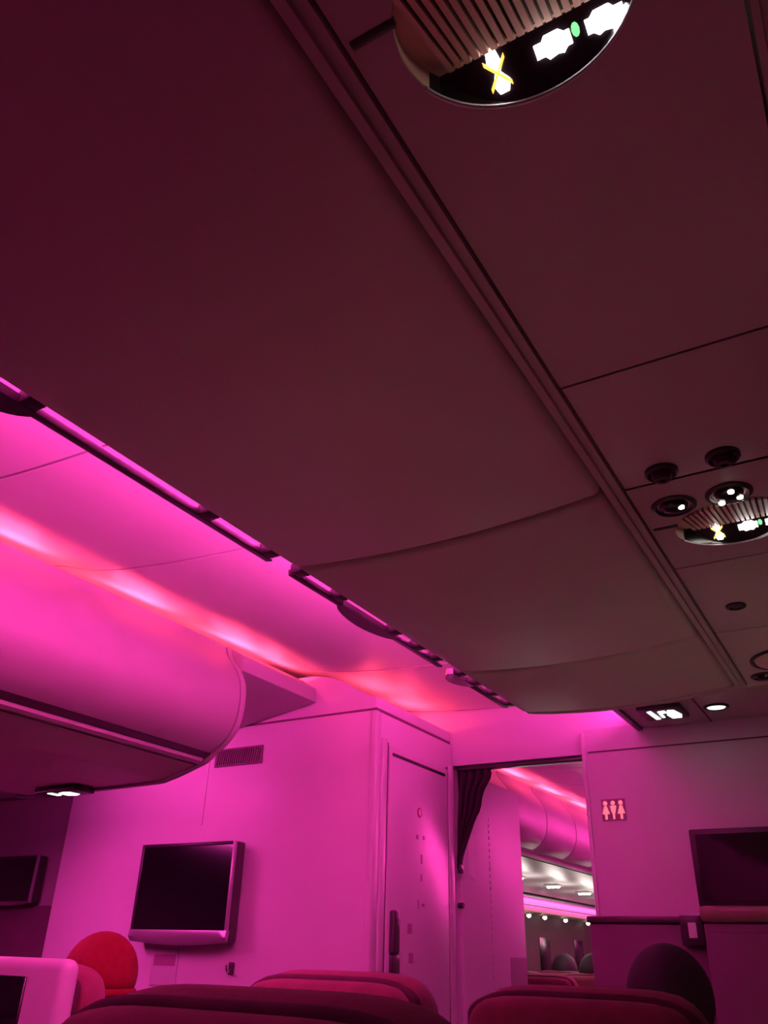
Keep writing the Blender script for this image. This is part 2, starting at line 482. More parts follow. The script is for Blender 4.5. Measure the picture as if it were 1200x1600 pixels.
cdoors = [-0.88, -0.13, 0.965, 1.580, 1.950]
for mir in (None, MID):
    for i, (a, b) in enumerate(zip(cdoors, cdoors[1:])):
        dp = door_prof()
        prof = dp + [(p[0], p[1] + 0.030) for p in reversed(dp)]
        d = extrude_y('bin_door', prof, a + 0.0035, b - 0.0035, 'bin_under', t, mirror=mir, bev=0.012)
        if mir is None and i >= 1:
            # grip rail along the lower edge, stood off by short brackets, with a latch paddle
            y0 = a + 0.03; y1 = b - 0.03
            prof2 = [(-0.773, 0.556), (-0.787, 0.558), (-0.788, 0.570), (-0.774, 0.569)]
            extrude_y('grip_rail', prof2, max(y0, -0.1), y1, 'dark_plastic', d, bev=0.002)
            br = {1: [0.12, 0.455, 0.768, 0.915], 2: [1.00, 1.12, 1.32, 1.42, 1.50], 3: [1.62, 1.70, 1.80, 1.90]}[i]
            for yb in br:
                box('bracket', -0.778, -0.752, yb - 0.012, yb + 0.012, 0.557, 0.575, 'dark_plastic', d, bev=0.002)
            ym, hl, dep = {1: (0.405, 0.065, 0.034), 2: (1.245, 0.10, 0.022), 3: (1.655, 0.055, 0.024)}[i]
            v = []
            n = 16
            for k in range(n + 1):
                yy = ym - hl + 2 * hl * k / n
                v.append((yy, dep * math.sin(math.pi * k / n) ** 0.7))
            vv = [(-0.772, yy, 0.556) for yy, q in v] + [(-0.774 - q - 0.012, yy, 0.557) for yy, q in v]
            vv += [(-0.772, yy, 0.568) for yy, q in v] + [(-0.774 - q - 0.012, yy, 0.570) for yy, q in v]
            m_ = n + 1; F = []
            for k in range(n):
                F += [(k, k + 1, m_ + k + 1, m_ + k), (2 * m_ + k, 3 * m_ + k, 3 * m_ + k + 1, 2 * m_ + k + 1),
                      (m_ + k, m_ + k + 1, 3 * m_ + k + 1, 3 * m_ + k), (k, 2 * m_ + k, 2 * m_ + k + 1, k + 1)]
            F += [(0, m_, 3 * m_, 2 * m_), (n, 2 * m_ + n, 3 * m_ + n, m_ + n)]
            lt = link('latch', mesh('latch', vv, F), 'dark_plastic' if i != 3 else 'chrome', d, 40)
# rails either side of the service panel
for mir in (None, MID):
    rl = extrude_y('side_rail', [(-0.233, 0.556), (-0.231, 0.547), (-0.222, 0.547), (-0.221, 0.552), (-0.216, 0.552), (-0.215, 0.548), (-0.210, 0.548), (-0.208, 0.57), (-0.233, 0.57)], -0.88, 1.952, 'rail', t, mirror=mir)
# end face of the centre bin
ef = door_prof(0.002)
cap = [(p[0], p[1]) for p in ef] + [(2 * MID - p[0], p[1]) for p in reversed(ef)] + [(2 * MID + 0.735, 0.65), (2 * MID + 0.64, 0.66), (2 * MID + 0.64, 0.866), (-0.64, 0.866), (-0.64, 0.66), (-0.735, 0.65), (-0.752, 0.60)]
extrude_y('end_cap', cap, 1.953, 1.975, 'bin_under', t, bev=0.004)

# centre bin of the cabin ahead
t2 = thing('centre_bin', 'centre overhead bin of the cabin beyond the doorway', 'overhead bin', (MID, 8.0, H))
centre_body(t2, 4.3, 11.8)
for a, b in ((4.32, 6.4), (6.4, 8.6), (8.6, 11.78)):
    dp = door_prof(); extrude_y('bin_door', dp + [(p[0], p[1] + 0.030) for p in reversed(dp)], a + .004, b - .004, 'bin', t2, bev=0.006)

# ================================================================== SERVICE PANEL with its fittings
PX0, PX1 = -0.207, 2 * MID + 0.207
sp = thing('service_strip', 'strip of service panels down the middle of the centre bin', 'service panel', (MID, 0.2, H))
SIGNS = [0.302, 1.125]
SX = -0.095; SA, SB, SD = 0.082, 0.071, 0.022
psu_seams = [-0.88, -0.11, 0.14, 0.713, 0.965, 1.25, 1.58, 1.95]


def panel_with_hole(y0, y1, cy):
    N = 64; v = []; f = []
    x0, x1 = PX0, PX1; y0 += 0.002; y1 -= 0.002
    for k in range(N):
        a = 2 * math.pi * k / N; c, s = math.cos(a), math.sin(a)
        ex, ey = SX + SA * c, cy + SB * s
        tt = min(((x1 - SX) / c if c > 1e-6 else (x0 - SX) / c if c < -1e-6 else 9), ((y1 - cy) / s if s > 1e-6 else (y0 - cy) / s if s < -1e-6 else 9))
        v += [(ex, ey, H), (SX + c * tt, cy + s * tt, H), (ex, ey, H + 0.008)]
    base = len(v)
    v += [(x0, y0, H), (x1, y0, H), (x1, y1, H), (x0, y1, H)]
    corners = {}
    for k in range(N):
        k2 = (k + 1) % N
        A = v[3 * k + 1]; B = v[3 * k2 + 1]
        f.append((3 * k, 3 * k + 2, 3 * k2 + 2, 3 * k2))
        if abs(A[0] - B[0]) > 1e-6 and abs(A[1] - B[1]) > 1e-6:
            ci = base + min(range(4), key=lambda q: (v[base + q][0] - (A[0] + B[0]) / 2) ** 2 + (v[base + q][1] - (A[1] + B[1]) / 2) ** 2)
            f.append((3 * k, 3 * k2, 3 * k2 + 1, ci, 3 * k + 1))
        else:
            f.append((3 * k, 3 * k2, 3 * k2 + 1, 3 * k + 1))
    return mesh('service_panel', v, f)


for a, b in zip(psu_seams, psu_seams[1:]):
    hit = [s for s in SIGNS if a < s < b]
    if hit:
        link('panel', panel_with_hole(a, b, hit[0]), 'psu', sp)
    else:
        box('panel', PX0, PX1, a + 0.002, b - 0.002, H, H + 0.012, 'psu', sp, bev=0.0015)
box('backing', PX0, PX1, -0.88, 1.95, H + 0.030, H + 0.036, 'groove', sp)


def sign_unit(cy, label):
    u = thing('passenger_sign', label, 'sign', (SX, cy, H), 'oval sign units in the service panel')
    yn, yf = cy - SB, cy + SB
    c = cy + 0.035
    def zz(y):
        return H + (SD * (y - yn) / (c - yn) if y < c else SD * (yf - y) / (yf - c))
    N = 48
    # bowl side
    v = []; f = []
    for k in range(N):
        a = 2 * math.pi * k / N; x, y = SX + SA * 0.995 * math.cos(a), cy + SB * 0.995 * math.sin(a)
        v += [(x, y, H + 0.0005), (x, y, zz(y) + 0.001)]
    for k in range(N):
        k2 = (k + 1) % N; f.append((2 * k, 2 * k2, 2 * k2 + 1, 2 * k + 1))
    me_ = mesh('bowl', v, f); me_.materials.append(MATS['grille']); me_.materials.append(MATS['lens'])
    for p in me_.polygons:
        p.material_index = 1 if p.center.y > c - 0.012 else 0
    link('bowl', me_, None, u, 60)
    # sloping roof of the bowl (carries the ribs)
    sa = math.asin((c - cy) / SB)
    arc = [math.pi - sa + (math.pi + 2 * sa) * k / 30 for k in range(31)]
    pts = [(SX + SA * 0.995 * math.cos(a), cy + SB * 0.995 * math.sin(a)) for a in arc]
    roof = link('grille_plate', mesh('roof', [(x, y, zz(min(y, c))) for x, y in pts], [tuple(range(len(pts)))]), 'grille', u)
    slot_pts = []
    for k in range(19):
        x0 = SX - SA * 0.78 + k * SA * 1.60 / 18
        q = 1 - ((x0 - SX) / SA) ** 2
        ya = cy - SB * math.sqrt(max(q, 0)) * 0.93; yb = c - 0.003
        sl = (x0 - SX) * 0.12
        n1 = 0.0022
        vv = []
        for (yy, xx) in ((ya, x0 + sl * 0.3), (yb, x0 - sl * 0.6)):
            z = zz(yy)
            vv += [(xx - n1, yy, z - 0.0004), (xx + n1, yy, z - 0.0004), (xx + n1, yy, z - 0.0060), (xx - n1, yy, z - 0.0060)]
        link('rib', mesh('rib', vv, [(0, 1, 2, 3), (7, 6, 5, 4), (0, 4, 5, 1), (1, 5, 6, 2), (2, 6, 7, 3), (3, 7, 4, 0)]), 'grille', roof)
        if k < 18:
            xs = x0 + SA * 0.80 / 18
            vv = []
            for (yy, xx) in ((ya + 0.004, xs + sl * 0.3), (yb, xs - sl * 0.6)):
                z = zz(yy) - 0.0006
                vv += [(xx - n1, yy, z), (xx + n1, yy, z)]
            link('slot', mesh('slot', vv, [(0, 1, 3, 2)]), 'grille_slot', roof)
    # dark lens on the forward slope
    arc = [sa + (math.pi - 2 * sa) * k / 20 for k in range(21)]
    pts = [(SX + SA * 0.995 * math.cos(a), cy + SB * 0.995 * math.sin(a)) for a in arc]
    lens = link('lens', mesh('lens', [(x, y, zz(max(y, c))) for x, y in pts], [tuple(range(len(pts)))]), 'lens', u)
    sl_ = -SD / (yf - c)
    def on(x, y, lift):
        return (x, y, zz(y) - lift)
    def glyph(pts_, m, lift):
        n = len(pts_)
        vv = [on(x, y, lift) for x, y in pts_] + [on(x, y, lift - 0.0008) for x, y in pts_]
        ff = [tuple(range(n)), tuple(range(2 * n - 1, n - 1, -1))] + [(i, (i + 1) % n, n + (i + 1) % n, n + i) for i in range(n)]
        return link('pictogram', mesh('pictogram', vv, ff), m, lens)
    ly = c + 0.0125
    def belt(cx, s):
        # buckle with a strap end on either side
        w = 0.0130
        P = [(-w, -.004), (-w * .55, -.004), (-w * .35, -.0066), (w * .45, -.0066), (w * .72, -.004), (w, -.004), (w, .004), (w * .72, .004), (w * .45, .0066), (w * .15, .0055), (-w * .35, .0066), (-w * .55, .004), (-w, .004)]
        glyph([(cx + s * a, ly + b) for a, b in P], 'sign_white', 0.0016)
    belt(SX + 0.012, 1); belt(SX + 0.049, -1)
    glyph([(SX + 0.0290 + 0.0028 * math.cos(k * math.pi / 5), ly - 0.002 + 0.0040 * math.sin(k * math.pi / 5)) for k in range(10)], 'sign_green', 0.0016)
    cx = SX - 0.030
    glyph([(cx - .004, ly - .013), (cx + .003, ly - .013), (cx + .005, ly - .004), (cx + .002, ly + .000), (cx + .007, ly + .006), (cx + .004, ly + .012), (cx - .003, ly + .012), (cx - .006, ly + .006), (cx - .002, ly + .000), (cx - .006, ly - .005)], 'sign_white', 0.0016)
    for s in (-1, 1):
        glyph([(cx - .008, ly - s * .008 - .0013), (cx - .008, ly - s * .008 + .0013), (cx + .008, ly + s * .008 + .0013), (cx + .008, ly + s * .008 - .0013)], 'sign_orange', 0.0026)
    # bright rim along the forward edge
    P = [(SX + SA * 1.0 * math.cos(a), cy + SB * 1.0 * math.sin(a), H - 0.0005) for a in [R(20 + 140 * k / 24) for k in range(25)]]
    link('rim', bm_mesh('rim', tube_bm(P, 0.0018, 8)), 'silver', u, 60)
    return u


sign_unit(SIGNS[0], 'oval sign unit overhead with ribbed grille, large at the top edge')
sign_unit(SIGNS[1], 'smaller oval sign unit with ribbed grille, beside two reading lamps')


def gasper(x, y, label, r=0.021):
    o = thing('air_nozzle', label, 'air vent', (x, y, H), 'air nozzles')
    link('collar', bm_mesh('collar', lathe_bm([(r, -0.002), (r, 0.004), (r * .85, 0.007), (r * .72, 0.004), (r * .70, -0.002)], x, y, H, 28, True)), 'dark_plastic', o, 40)
    link('nozzle', bm_mesh('nozzle', lathe_bm([(r * .68, -0.004), (r * .62, 0.008), (r * .45, 0.014), (r * .2, 0.015), (r * .12, 0.010)], x, y, H, 24, True)), 'shell_dark', o, 40)


gasper(-0.153, 0.938, 'dark round air nozzle nearest the side rail')
gasper(-0.078, 0.935, 'dark round air nozzle second from the side rail, above reading lamps')
gasper(-0.005, 0.935, 'dark round air nozzle third from the side rail, at the frame edge')


def read_lamp(x, y, label, lit=False, dots=((.010, -.004),)):
    o = thing('reading_lamp', label, 'reading lamp', (x, y, H), 'reading lamps')
    link('bezel', bm_mesh('bezel', lathe_bm([(0.031, -0.002), (0.030, 0.002), (0.025, 0.004), (0.022, 0.001), (0.021, -0.003)], x, y, H, 28, True)), 'dark_plastic', o, 40)
    link('lamp_ball', bm_mesh('ball', lathe_bm([(0.0205, -0.004), (0.018, 0.003), (0.012, 0.007), (0.004, 0.008)], x, y, H, 24, True)), 'black', o, 60)
    for dx, dy in dots:
        link('lens_or_glint', bm_mesh('l', lathe_bm([(0.0042, -0.001), (0.0040, 0.0018), (0.002, 0.0024)], x + dx, y + dy, H - 0.0065, 12, True)), 'lamp_or_glint', o, 60)  # glowing dots stand in for sign lights reflected in the ball
    return o


rl1 = read_lamp(-0.160, 1.037, 'reading lamp nearest the side rail, single painted glint')
rl2 = read_lamp(-0.088, 1.035, 'reading lamp just above the smaller oval sign, with glowing painted glints', dots=((.004, -.014), (-.012, .012), (.012, .006)))
read_lamp(-0.163, 1.895, 'reading lamp by the rail at the end of the service panel')
rl3 = read_lamp(-0.060, 1.895, 'reading lamp at the end of the service panel, carrying an added beam')
t = tag(box('microphone_slot', -0.207 + 0.004, -0.168, 1.094, 1.101, H - 0.0012, H + 0.004, 'dark_plastic', bev=0.001), 'thin dark slot left of the smaller oval sign', 'slot')
t = tag(box('microphone_slot', -0.207 + 0.004, -0.168, 0.271, 0.278, H - 0.0012, H + 0.004, 'dark_plastic', bev=0.001), 'thin dark slot left of the large oval sign', 'slot')
o = thing('panel_latch', 'small dark recessed latch on the service panel past the signs', 'latch', (-0.149, 1.45, H))
link('collar', bm_mesh('c', lathe_bm([(0.017, -0.002), (0.017, 0.003), (0.012, 0.004), (0.010, -0.001)], -0.149, 1.45, H, 24, True)), 'dark_plastic', o, 40)
link('key_plug', bm_mesh('c', lathe_bm([(0.009, -0.002), (0.009, 0.002), (0.004, 0.003)], -0.149, 1.45, H, 16, True)), 'shell_dark', o, 40)
# last shallow oval unit at the end of the strip
o = thing('speaker_grille', 'shallow beige oval cover at the end of the service panel', 'speaker', (-0.13, 1.80, H))
link('cover', bm_mesh('c', lathe_bm([(0.070, -0.001), (0.068, 0.004), (0.055, 0.010), (0.03, 0.013), (0.008, 0.014)], -0.10, 1.79, H, 32, True)), 'beige', o, 60)
link('collar', bm_mesh('c', lathe_bm([(0.078, -0.001), (0.078, 0.003), (0.072, 0.004), (0.070, 0.0)], -0.10, 1.79, H, 32, True)), 'dark_plastic', o, 60)

# lit sign and lamp in the lowered ceiling panel
o = thing('cabin_sign', 'cluster of white lit symbols on the dark panel by the bulkhead', 'sign', (-0.56, 2.77, 0.73))
box('housing', -0.640, -0.500, 2.70, 2.85, 0.722, 0.736, 'dark_plastic', o, bev=0.004)
plate('pictogram', [(-0.612, 2.725), (-0.597, 2.72), (-0.590, 2.83), (-0.606, 2.83)], z=0.7195, t=0.003, m='sign_soft', parent=o)
plate('pictogram', [(-0.580, 2.735), (-0.556, 2.73), (-0.554, 2.76), (-0.573, 2.762), (-0.572, 2.815), (-0.582, 2.815)], z=0.7195, t=0.003, m='sign_soft', parent=o)
plate('pictogram', [(-0.548, 2.73), (-0.527, 2.735), (-0.515, 2.80), (-0.522, 2.835), (-0.553, 2.835), (-0.560, 2.785)], z=0.7195, t=0.003, m='sign_soft', parent=o)
o = thing('ceiling_lamp', 'small round warm lamp in the dark panel by the bulkhead', 'lamp', (-0.405, 2.81, 0.735))
link('bezel', bm_mesh('b', lathe_bm([(0.040, -0.001), (0.040, 0.004), (0.033, 0.006), (0.030, 0.002)], -0.405, 2.80, 0.735, 28, True)), 'dark_plastic', o, 40)
link('lens_or_glint', bm_mesh('b', lathe_bm([(0.029, -0.002), (0.028, 0.004), (0.02, 0.006), (0.005, 0.007)], -0.405, 2.80, 0.735, 24, True)), 'sign_soft', o, 40)
point('lamp', (-0.405, 2.80, 0.715), 0.03, WARM, 0.02, o, spot=60)

# ================================================================== MOOD LIGHTS (fixtures in the coves)
def led_module(y, x, z, ln, mirror=None, label='', power=P_COVE, col=ROSE, group='cove LED modules', d=(1, 0, 0.42), m='led_pink'):
    s = 1
    if mirror is not None:
        x = 2 * mirror - x; s = -1
    o = thing('cove_light', label, 'light', (x, y, z - 0.02), group)
    hz = 0.004 if d[2] < -0.5 else -0.022
    box('housing', x - 0.012, x + 0.012, y - ln / 2, y + ln / 2, z + hz, z + hz + 0.018, 'silver', o, bev=0.002)
    area('led', (x, y, z), (d[0] * s, d[1], d[2]), 0.02, ln, power, col, o)
    return o


LX, LZ = -1.875, 0.872
for i, y in enumerate([-0.70, -0.31, 0.17, 0.65, 1.13, 1.60, 2.06, 2.30]):
    led_module(y, LX, LZ, 0.20 if i < 7 else 0.1, label='pink LED module in the cove above the left bin', power=P_COVE if i < 7 else 0.8)
for i, y in enumerate([-0.5, 0.5, 1.5, 2.5]):
    led_module(y, LX, LZ, 0.5, mirror=MID, label='pink LED module in the cove above the right bin', group='right cove LED modules', power=P_COVE * 0.5)
led_module(0.75, -1.95, 0.872, 3.2, label='red LED strip along the cove above the left bin', power=P_RED * 3, col=RED, group='red cove strips', d=(0.75, 0, 1), m='led_red')
led_module(1.55, -2.66, 0.440, 0.62, label='added pink fill strip under the outer edge of the left bin', power=P_SIDE * 0.14, col=PINK, group='sidewall strips', d=(0.05, 0, -1))  # added lamp, shortened and placed to brighten the bulkhead
for y, ln in ((2.58, 0.2), (2.86, 0.14)):
    led_module(y, -1.60, 0.788, ln, label='pink LED module on top of the lavatory block', power=P_COVE * 0.45, group='LED modules on the lavatory block', d=(0.5, 0, 1))
o = thing('cove_light', 'added pink fill light on the forward end of the left bin', 'light', (-2.40, 1.98, 0.66))
box('housing', -2.70, -2.10, 1.9755, 1.990, 0.655, 0.675, 'silver', o, bev=0.002)
area('led', (-2.40, 1.992, 0.665), (0, 1, -0.25), 0.58, 0.016, 2.6, PINK, o)  # unseen fill added to brighten the bulkhead's upper left
# strip along the top of the centre bin, aimed across the aisle
led_module(0.54, -0.690, 0.690, 2.8, label='pink LED strip along the top of the centre bin', power=P_CENTRE * 2.8, col=PINK, group='centre cove strips', d=(-0.12, 0, 1))
led_module(2.48, -0.715, 0.80, 0.95, label='pink LED strip at the passage end of the centre bin', power=P_CENTRE * 0.12, col=PINK, group='centre cove strips', d=(-1, 0, 0.15))
led_module(0.54, -0.690, 0.690, 2.8, mirror=MID, label='pink LED strip along the right top of the centre bin', power=P_CENTRE * 1.3, col=PINK, group='centre cove strips right', d=(-0.12, 0, 1))
# cabin ahead
for i in range(12):
    led_module(3.95 + i * 0.62, LX, LZ, 0.3, label='pink LED module in the cove of the cabin beyond the doorway', group='forward cove LED modules', power=P_COVE * 1.5)
led_module(7.8, -1.95, 0.872, 8.0, label='red LED strip along the cove of the cabin beyond the doorway', power=P_RED * 8, col=RED, group='red cove strips', d=(0.75, 0, 1), m='led_red')
led_module(8.0, -0.690, 0.690, 7.3, label='pink LED strip on the centre bin of the cabin beyond the doorway', power=P_CENTRE * 4.5, col=PINK, group='centre cove strips', d=(-0.12, 0, 1))
o = led_module(7.8, -2.71, 0.440, 8.0, label='pink LED strip under the bins of the cabin beyond the doorway', power=11, col=PINK, group='sidewall strips', d=(-0.25, 0, -1))
# lit service units under the forward bins, and small lamps below the valance
ORD = ['nearest', 'second nearest', 'third nearest', 'fourth nearest', 'fifth nearest', 'farthest']
for k, y in enumerate([5.40, 6.10, 6.80, 7.5, 8.2, 8.9]):
    o = thing('service_unit', '%s lit service unit under the bins beyond the doorway' % ORD[k], 'service unit', (-2.2, y, 0.45), 'service units of the forward cabin')
    box('housing', -2.235, -2.125, y - 0.05, y + 0.05, 0.4545, 0.464, 'shell', o, bev=0.003)
    for dx, dy, w in ((-0.036, 0.01, 0.016), (0.0, -0.005, 0.022), (0.034, 0.0, 0.018)):
        link('lens_or_glint', bm_mesh('b', lathe_bm([(w, -0.002), (w * .9, 0.008), (w * .5, 0.012)], -2.18 + dx, y + dy, 0.454, 16, True)), 'lamp_or_glint', o, 40)
    point('lamp', (-2.10, y, 0.30), P_READ * 0.16, (1, .88, .80), 0.06, o)
for k, y in enumerate([7.05, 7.42, 7.95, 8.6, 9.3]):
    o = thing('wall_lamp', '%s tiny lamp below the side valance of the forward cabin' % ORD[k], 'lamp', (-2.745, y, 0.30), 'small lamps below the valance')
    link('shade', bm_mesh('b', lathe_bm([(0.022, 0), (0.020, 0.008), (0.014, 0.012)], -2.745, y, 0.328, 16, True)), 'shell', o, 40)
    link('lens_or_glint', bm_mesh('b', lathe_bm([(0.017, 0.012), (0.019, 0.022), (0.012, 0.032), (0.003, 0.036)], -2.745, y, 0.328, 16, True)), 'lamp_or_glint', o, 60)

# ================================================================== THINGS ON THE BULKHEAD
def monitor(x0, x1, z0, z1, y, dep, label, bar):
    o = thing('monitor', label, 'monitor', ((x0 + x1) / 2, y, z0))
    hs = box('casing', x0, x1, y - dep, y - 0.012, z0, z1, 'dark_plastic', o, bev=0.008, seg=3)
    box('wall_mount', x0 + 0.08, x1 - 0.08, y - 0.014, y - 0.0005, z0 + 0.08, z1 - 0.06, 'dark_plastic', o)
    fr = 0.012
    for (a, b, c, d) in ((x0, x0 + fr, z0 + bar, z1), (x1 - fr, x1, z0 + bar, z1), (x0 + fr, x1 - fr, z1 - fr, z1)):
        box('bezel', a, b, y - dep - 0.004, y - dep + 0.006, c, d, 'silver' if a > x0 + 0.1 and c < z1 - 0.02 else 'dark_plastic', o, bev=0.002)
    box('screen', x0 + fr, x1 - fr, y - dep - 0.001, y - dep + 0.004, z0 + bar, z1 - fr, 'screen', o)
    # bowed lower bar
    n = 14; v = []; F = []
    for k in range(n + 1):
        s = k / n; x = x0 + (x1 - x0) * s; q = 0.010 * math.sin(math.pi * s)
        v += [(x, y - dep - 0.006, z0 + bar), (x, y - dep - 0.010, z0 + bar * 0.45), (x, y - dep + 0.004, z0 - q), (x, y - dep + 0.012, z0 + bar)]
    for k in range(n):
        for j in range(4):
            F.append((4 * k + j, 4 * k + (j + 1) % 4, 4 * k + 4 + (j + 1) % 4, 4 * k + 4 + j))
    F += [(0, 1, 2, 3), (4 * n + 3, 4 * n + 2, 4 * n + 1, 4 * n)]
    link('lower_bar', mesh('bar', v, F), 'silver', o, 50)
    return o


monitor(-2.408, -1.966, 0.018, 0.332, 2.40, 0.065, 'black monitor with silver lower bar on the pink bulkhead', 0.036)
monitor(-3.46, -3.135, 0.148, 0.330, 2.519, 0.06, 'smaller black monitor on the dim partition at the left edge', 0.006)

o = thing('vent_grille', 'dark louvred air grille high on the pink bulkhead', 'vent', (-2.05, 2.4, 0.60))
box('frame', -2.165, -1.940, 2.3955, 2.3998, 0.603, 0.669, 'groove', o)
box('core', -2.158, -1.950, 2.3945, 2.3958, 0.609, 0.663, 'dark_plastic', o)
for k in range(20):
    x = -2.155 + k * 0.0103
    plate('louvre', [(x, 0.610), (x + 0.004, 0.610), (x + 0.012, 0.662), (x + 0.008, 0.662)], y=2.3915, t=0.003, m='groove', parent=o)
o = thing('wall_placard', 'pale instruction placard under the large monitor', 'placard', (-2.285, 2.4, -0.11))
box('plate', -2.345, -2.225, 2.3965, 2.3995, -0.115, -0.002, 'wall_gloss', o, bev=0.002)
box('print', -2.335, -2.235, 2.3955, 2.3967, -0.055, -0.020, 'decal', o)
for x, z, lb in ((-2.440, -0.045, 'small chrome coat hook left of the placard'), (-1.985, -0.055, 'small chrome coat hook right of the placard')):
    o = thing('coat_hook', lb, 'hook', (x, 2.4, z - 0.02), 'coat hooks on the bulkhead')
    box('plate', x - 0.011, x + 0.011, 2.394, 2.3995, z - 0.018, z + 0.018, 'dark_plastic', o, bev=0.002)
    link('hook', bm_mesh('h', tube_bm([(x, 2.394, z - 0.004), (x, 2.38, z - 0.010), (x, 2.372, z - 0.002), (x, 2.372, z + 0.010)], 0.004, 8)), 'chrome', o, 60)

# lavatory sign on the right bulkhead: three small lit figures
o = thing('lavatory_sign', 'lit red lavatory sign with three figures on the right bulkhead', 'sign', (-0.828, 2.985, 0.43))
box('plate', -0.868, -0.784, 2.982, 2.9848, 0.428, 0.500, 'decal', o)
def figure(cx, kind):
    hd_ = [(cx + 0.0075 * math.cos(k * math.pi / 6), 0.486 + 0.0075 * math.sin(k * math.pi / 6)) for k in range(12)]
    g = plate('figure', hd_, y=2.9800, t=0.002, m='lav_sign', parent=o)
    if kind == 'w':
        b = [(cx - .004, .477), (cx + .004, .477), (cx + .013, .450), (cx + .004, .450), (cx + .004, .432), (cx - .004, .432), (cx - .004, .450), (cx - .013, .450)]
    else:
        b = [(cx - .011, .477), (cx + .011, .477), (cx + .007, .456), (cx + .004, .452), (cx + .003, .432), (cx - .003, .432), (cx - .004, .452), (cx - .007, .456)]
    plate('figure', b, y=2.9800, t=0.002, m='lav_sign', parent=o)
figure(-0.853, 'w'); figure(-0.826, 'm'); figure(-0.799, 'w')

# screen and cabinet on the right bulkhead
o = thing('wall_screen', 'large dark screen set in the right bulkhead', 'screen', (-0.2, 2.98, 0.16))
box('frame', -0.580, 0.36, 2.955, 2.984, 0.155, 0.385, 'dark_plastic', o, bev=0.006)
box('screen', -0.560, 0.34, 2.952, 2.9552, 0.172, 0.368, 'screen', o)
o = thing('cabinet', 'dark low cabinet with glossy top edge under the wall screen', 'cabinet', (-0.1, 2.85, -1.2))
box('body', -0.545, 0.42, 2.80, 2.982, -1.195, 0.105, 'wall_low', o, bev=0.006)
box('top', -0.550, 0.43, 2.785, 2.983, 0.106, 0.150, 'groove_warm', o, bev=0.014, seg=3)
box('cabinet_door', -0.53, -0.07, 2.792, 2.7998, -1.1, 0.08, 'wall_low', o, bev=0.003)
box('cabinet_door', -0.06, 0.40, 2.792, 2.7998, -1.1, 0.08, 'wall_low', o, bev=0.003)
o = thing('low_partition', 'dark maroon low partition against the right bulkhead', 'partition', (-0.74, 2.9, -1.2))
box('panel', -0.922, -0.552, 2.90, 2.977, -1.195, 0.105, 'wall_low', o, bev=0.006)
box('top_rail', -0.928, -0.552, 2.89, 2.977, 0.106, 0.126, 'shell_dark', o, bev=0.006)
o = thing('intercom', 'small dark panel with a pale card at the partition corner', 'panel', (-0.592, 2.89, 0.05))
box('plate', -0.628, -0.560, 2.872, 2.8888, 0.045, 0.128, 'dark_plastic', o, bev=0.003)
box('card', -0.604, -0.580, 2.869, 2.8718, 0.066, 0.108, 'card', o)

# ================================================================== CURTAIN
nU, nV = 40, 26
edge = [(0.655, -1.318), (0.640, -1.308), (0.622, -1.310), (0.600, -1.325), (0.568, -1.344), (0.540, -1.352), (0.509, -1.357), (0.495, -1.362), (0.464, -1.382), (0.40, -1.410), (0.33, -1.440), (0.29, -1.450)]
def edge_x(z):
    for (z0, x0), (z1, x1) in zip(edge, edge[1:]):
        if z1 <= z <= z0:
            s = (z0 - z) / (z0 - z1); return x0 + (x1 - x0) * s
    return edge[-1][1]
v = []; F = []
zs = [0.655 - 0.365 * k / 18 for k in range(19)]
nV = len(zs)
for j, z in enumerate(zs):
    xr = edge_x(z); xl = -1.4525
    for i in range(nU):
        s = i / (nU - 1)
        v.append((xl + (xr - xl) * s, 3.032 + 0.012 * math.sin(s * 26 + 1.5 * math.sin(j * 0.15)), z))
for j in range(nV - 1):
    for i in range(nU - 1):
        a = j * nU + i; F.append((a, a + 1, a + nU + 1, a + nU))
cu = link('curtain', mesh('curtain', v, F), 'curtain', None, 60)
md = cu.modifiers.new('thickness', 'SOLIDIFY'); md.thickness = 0.003
box('tie_back', -1.4535, -1.440, 3.02, 3.05, 0.275, 0.305, 'dark_plastic', cu, bev=0.003)
tag(cu, 'dark curtain drawn aside at the left of the passage', 'curtain')

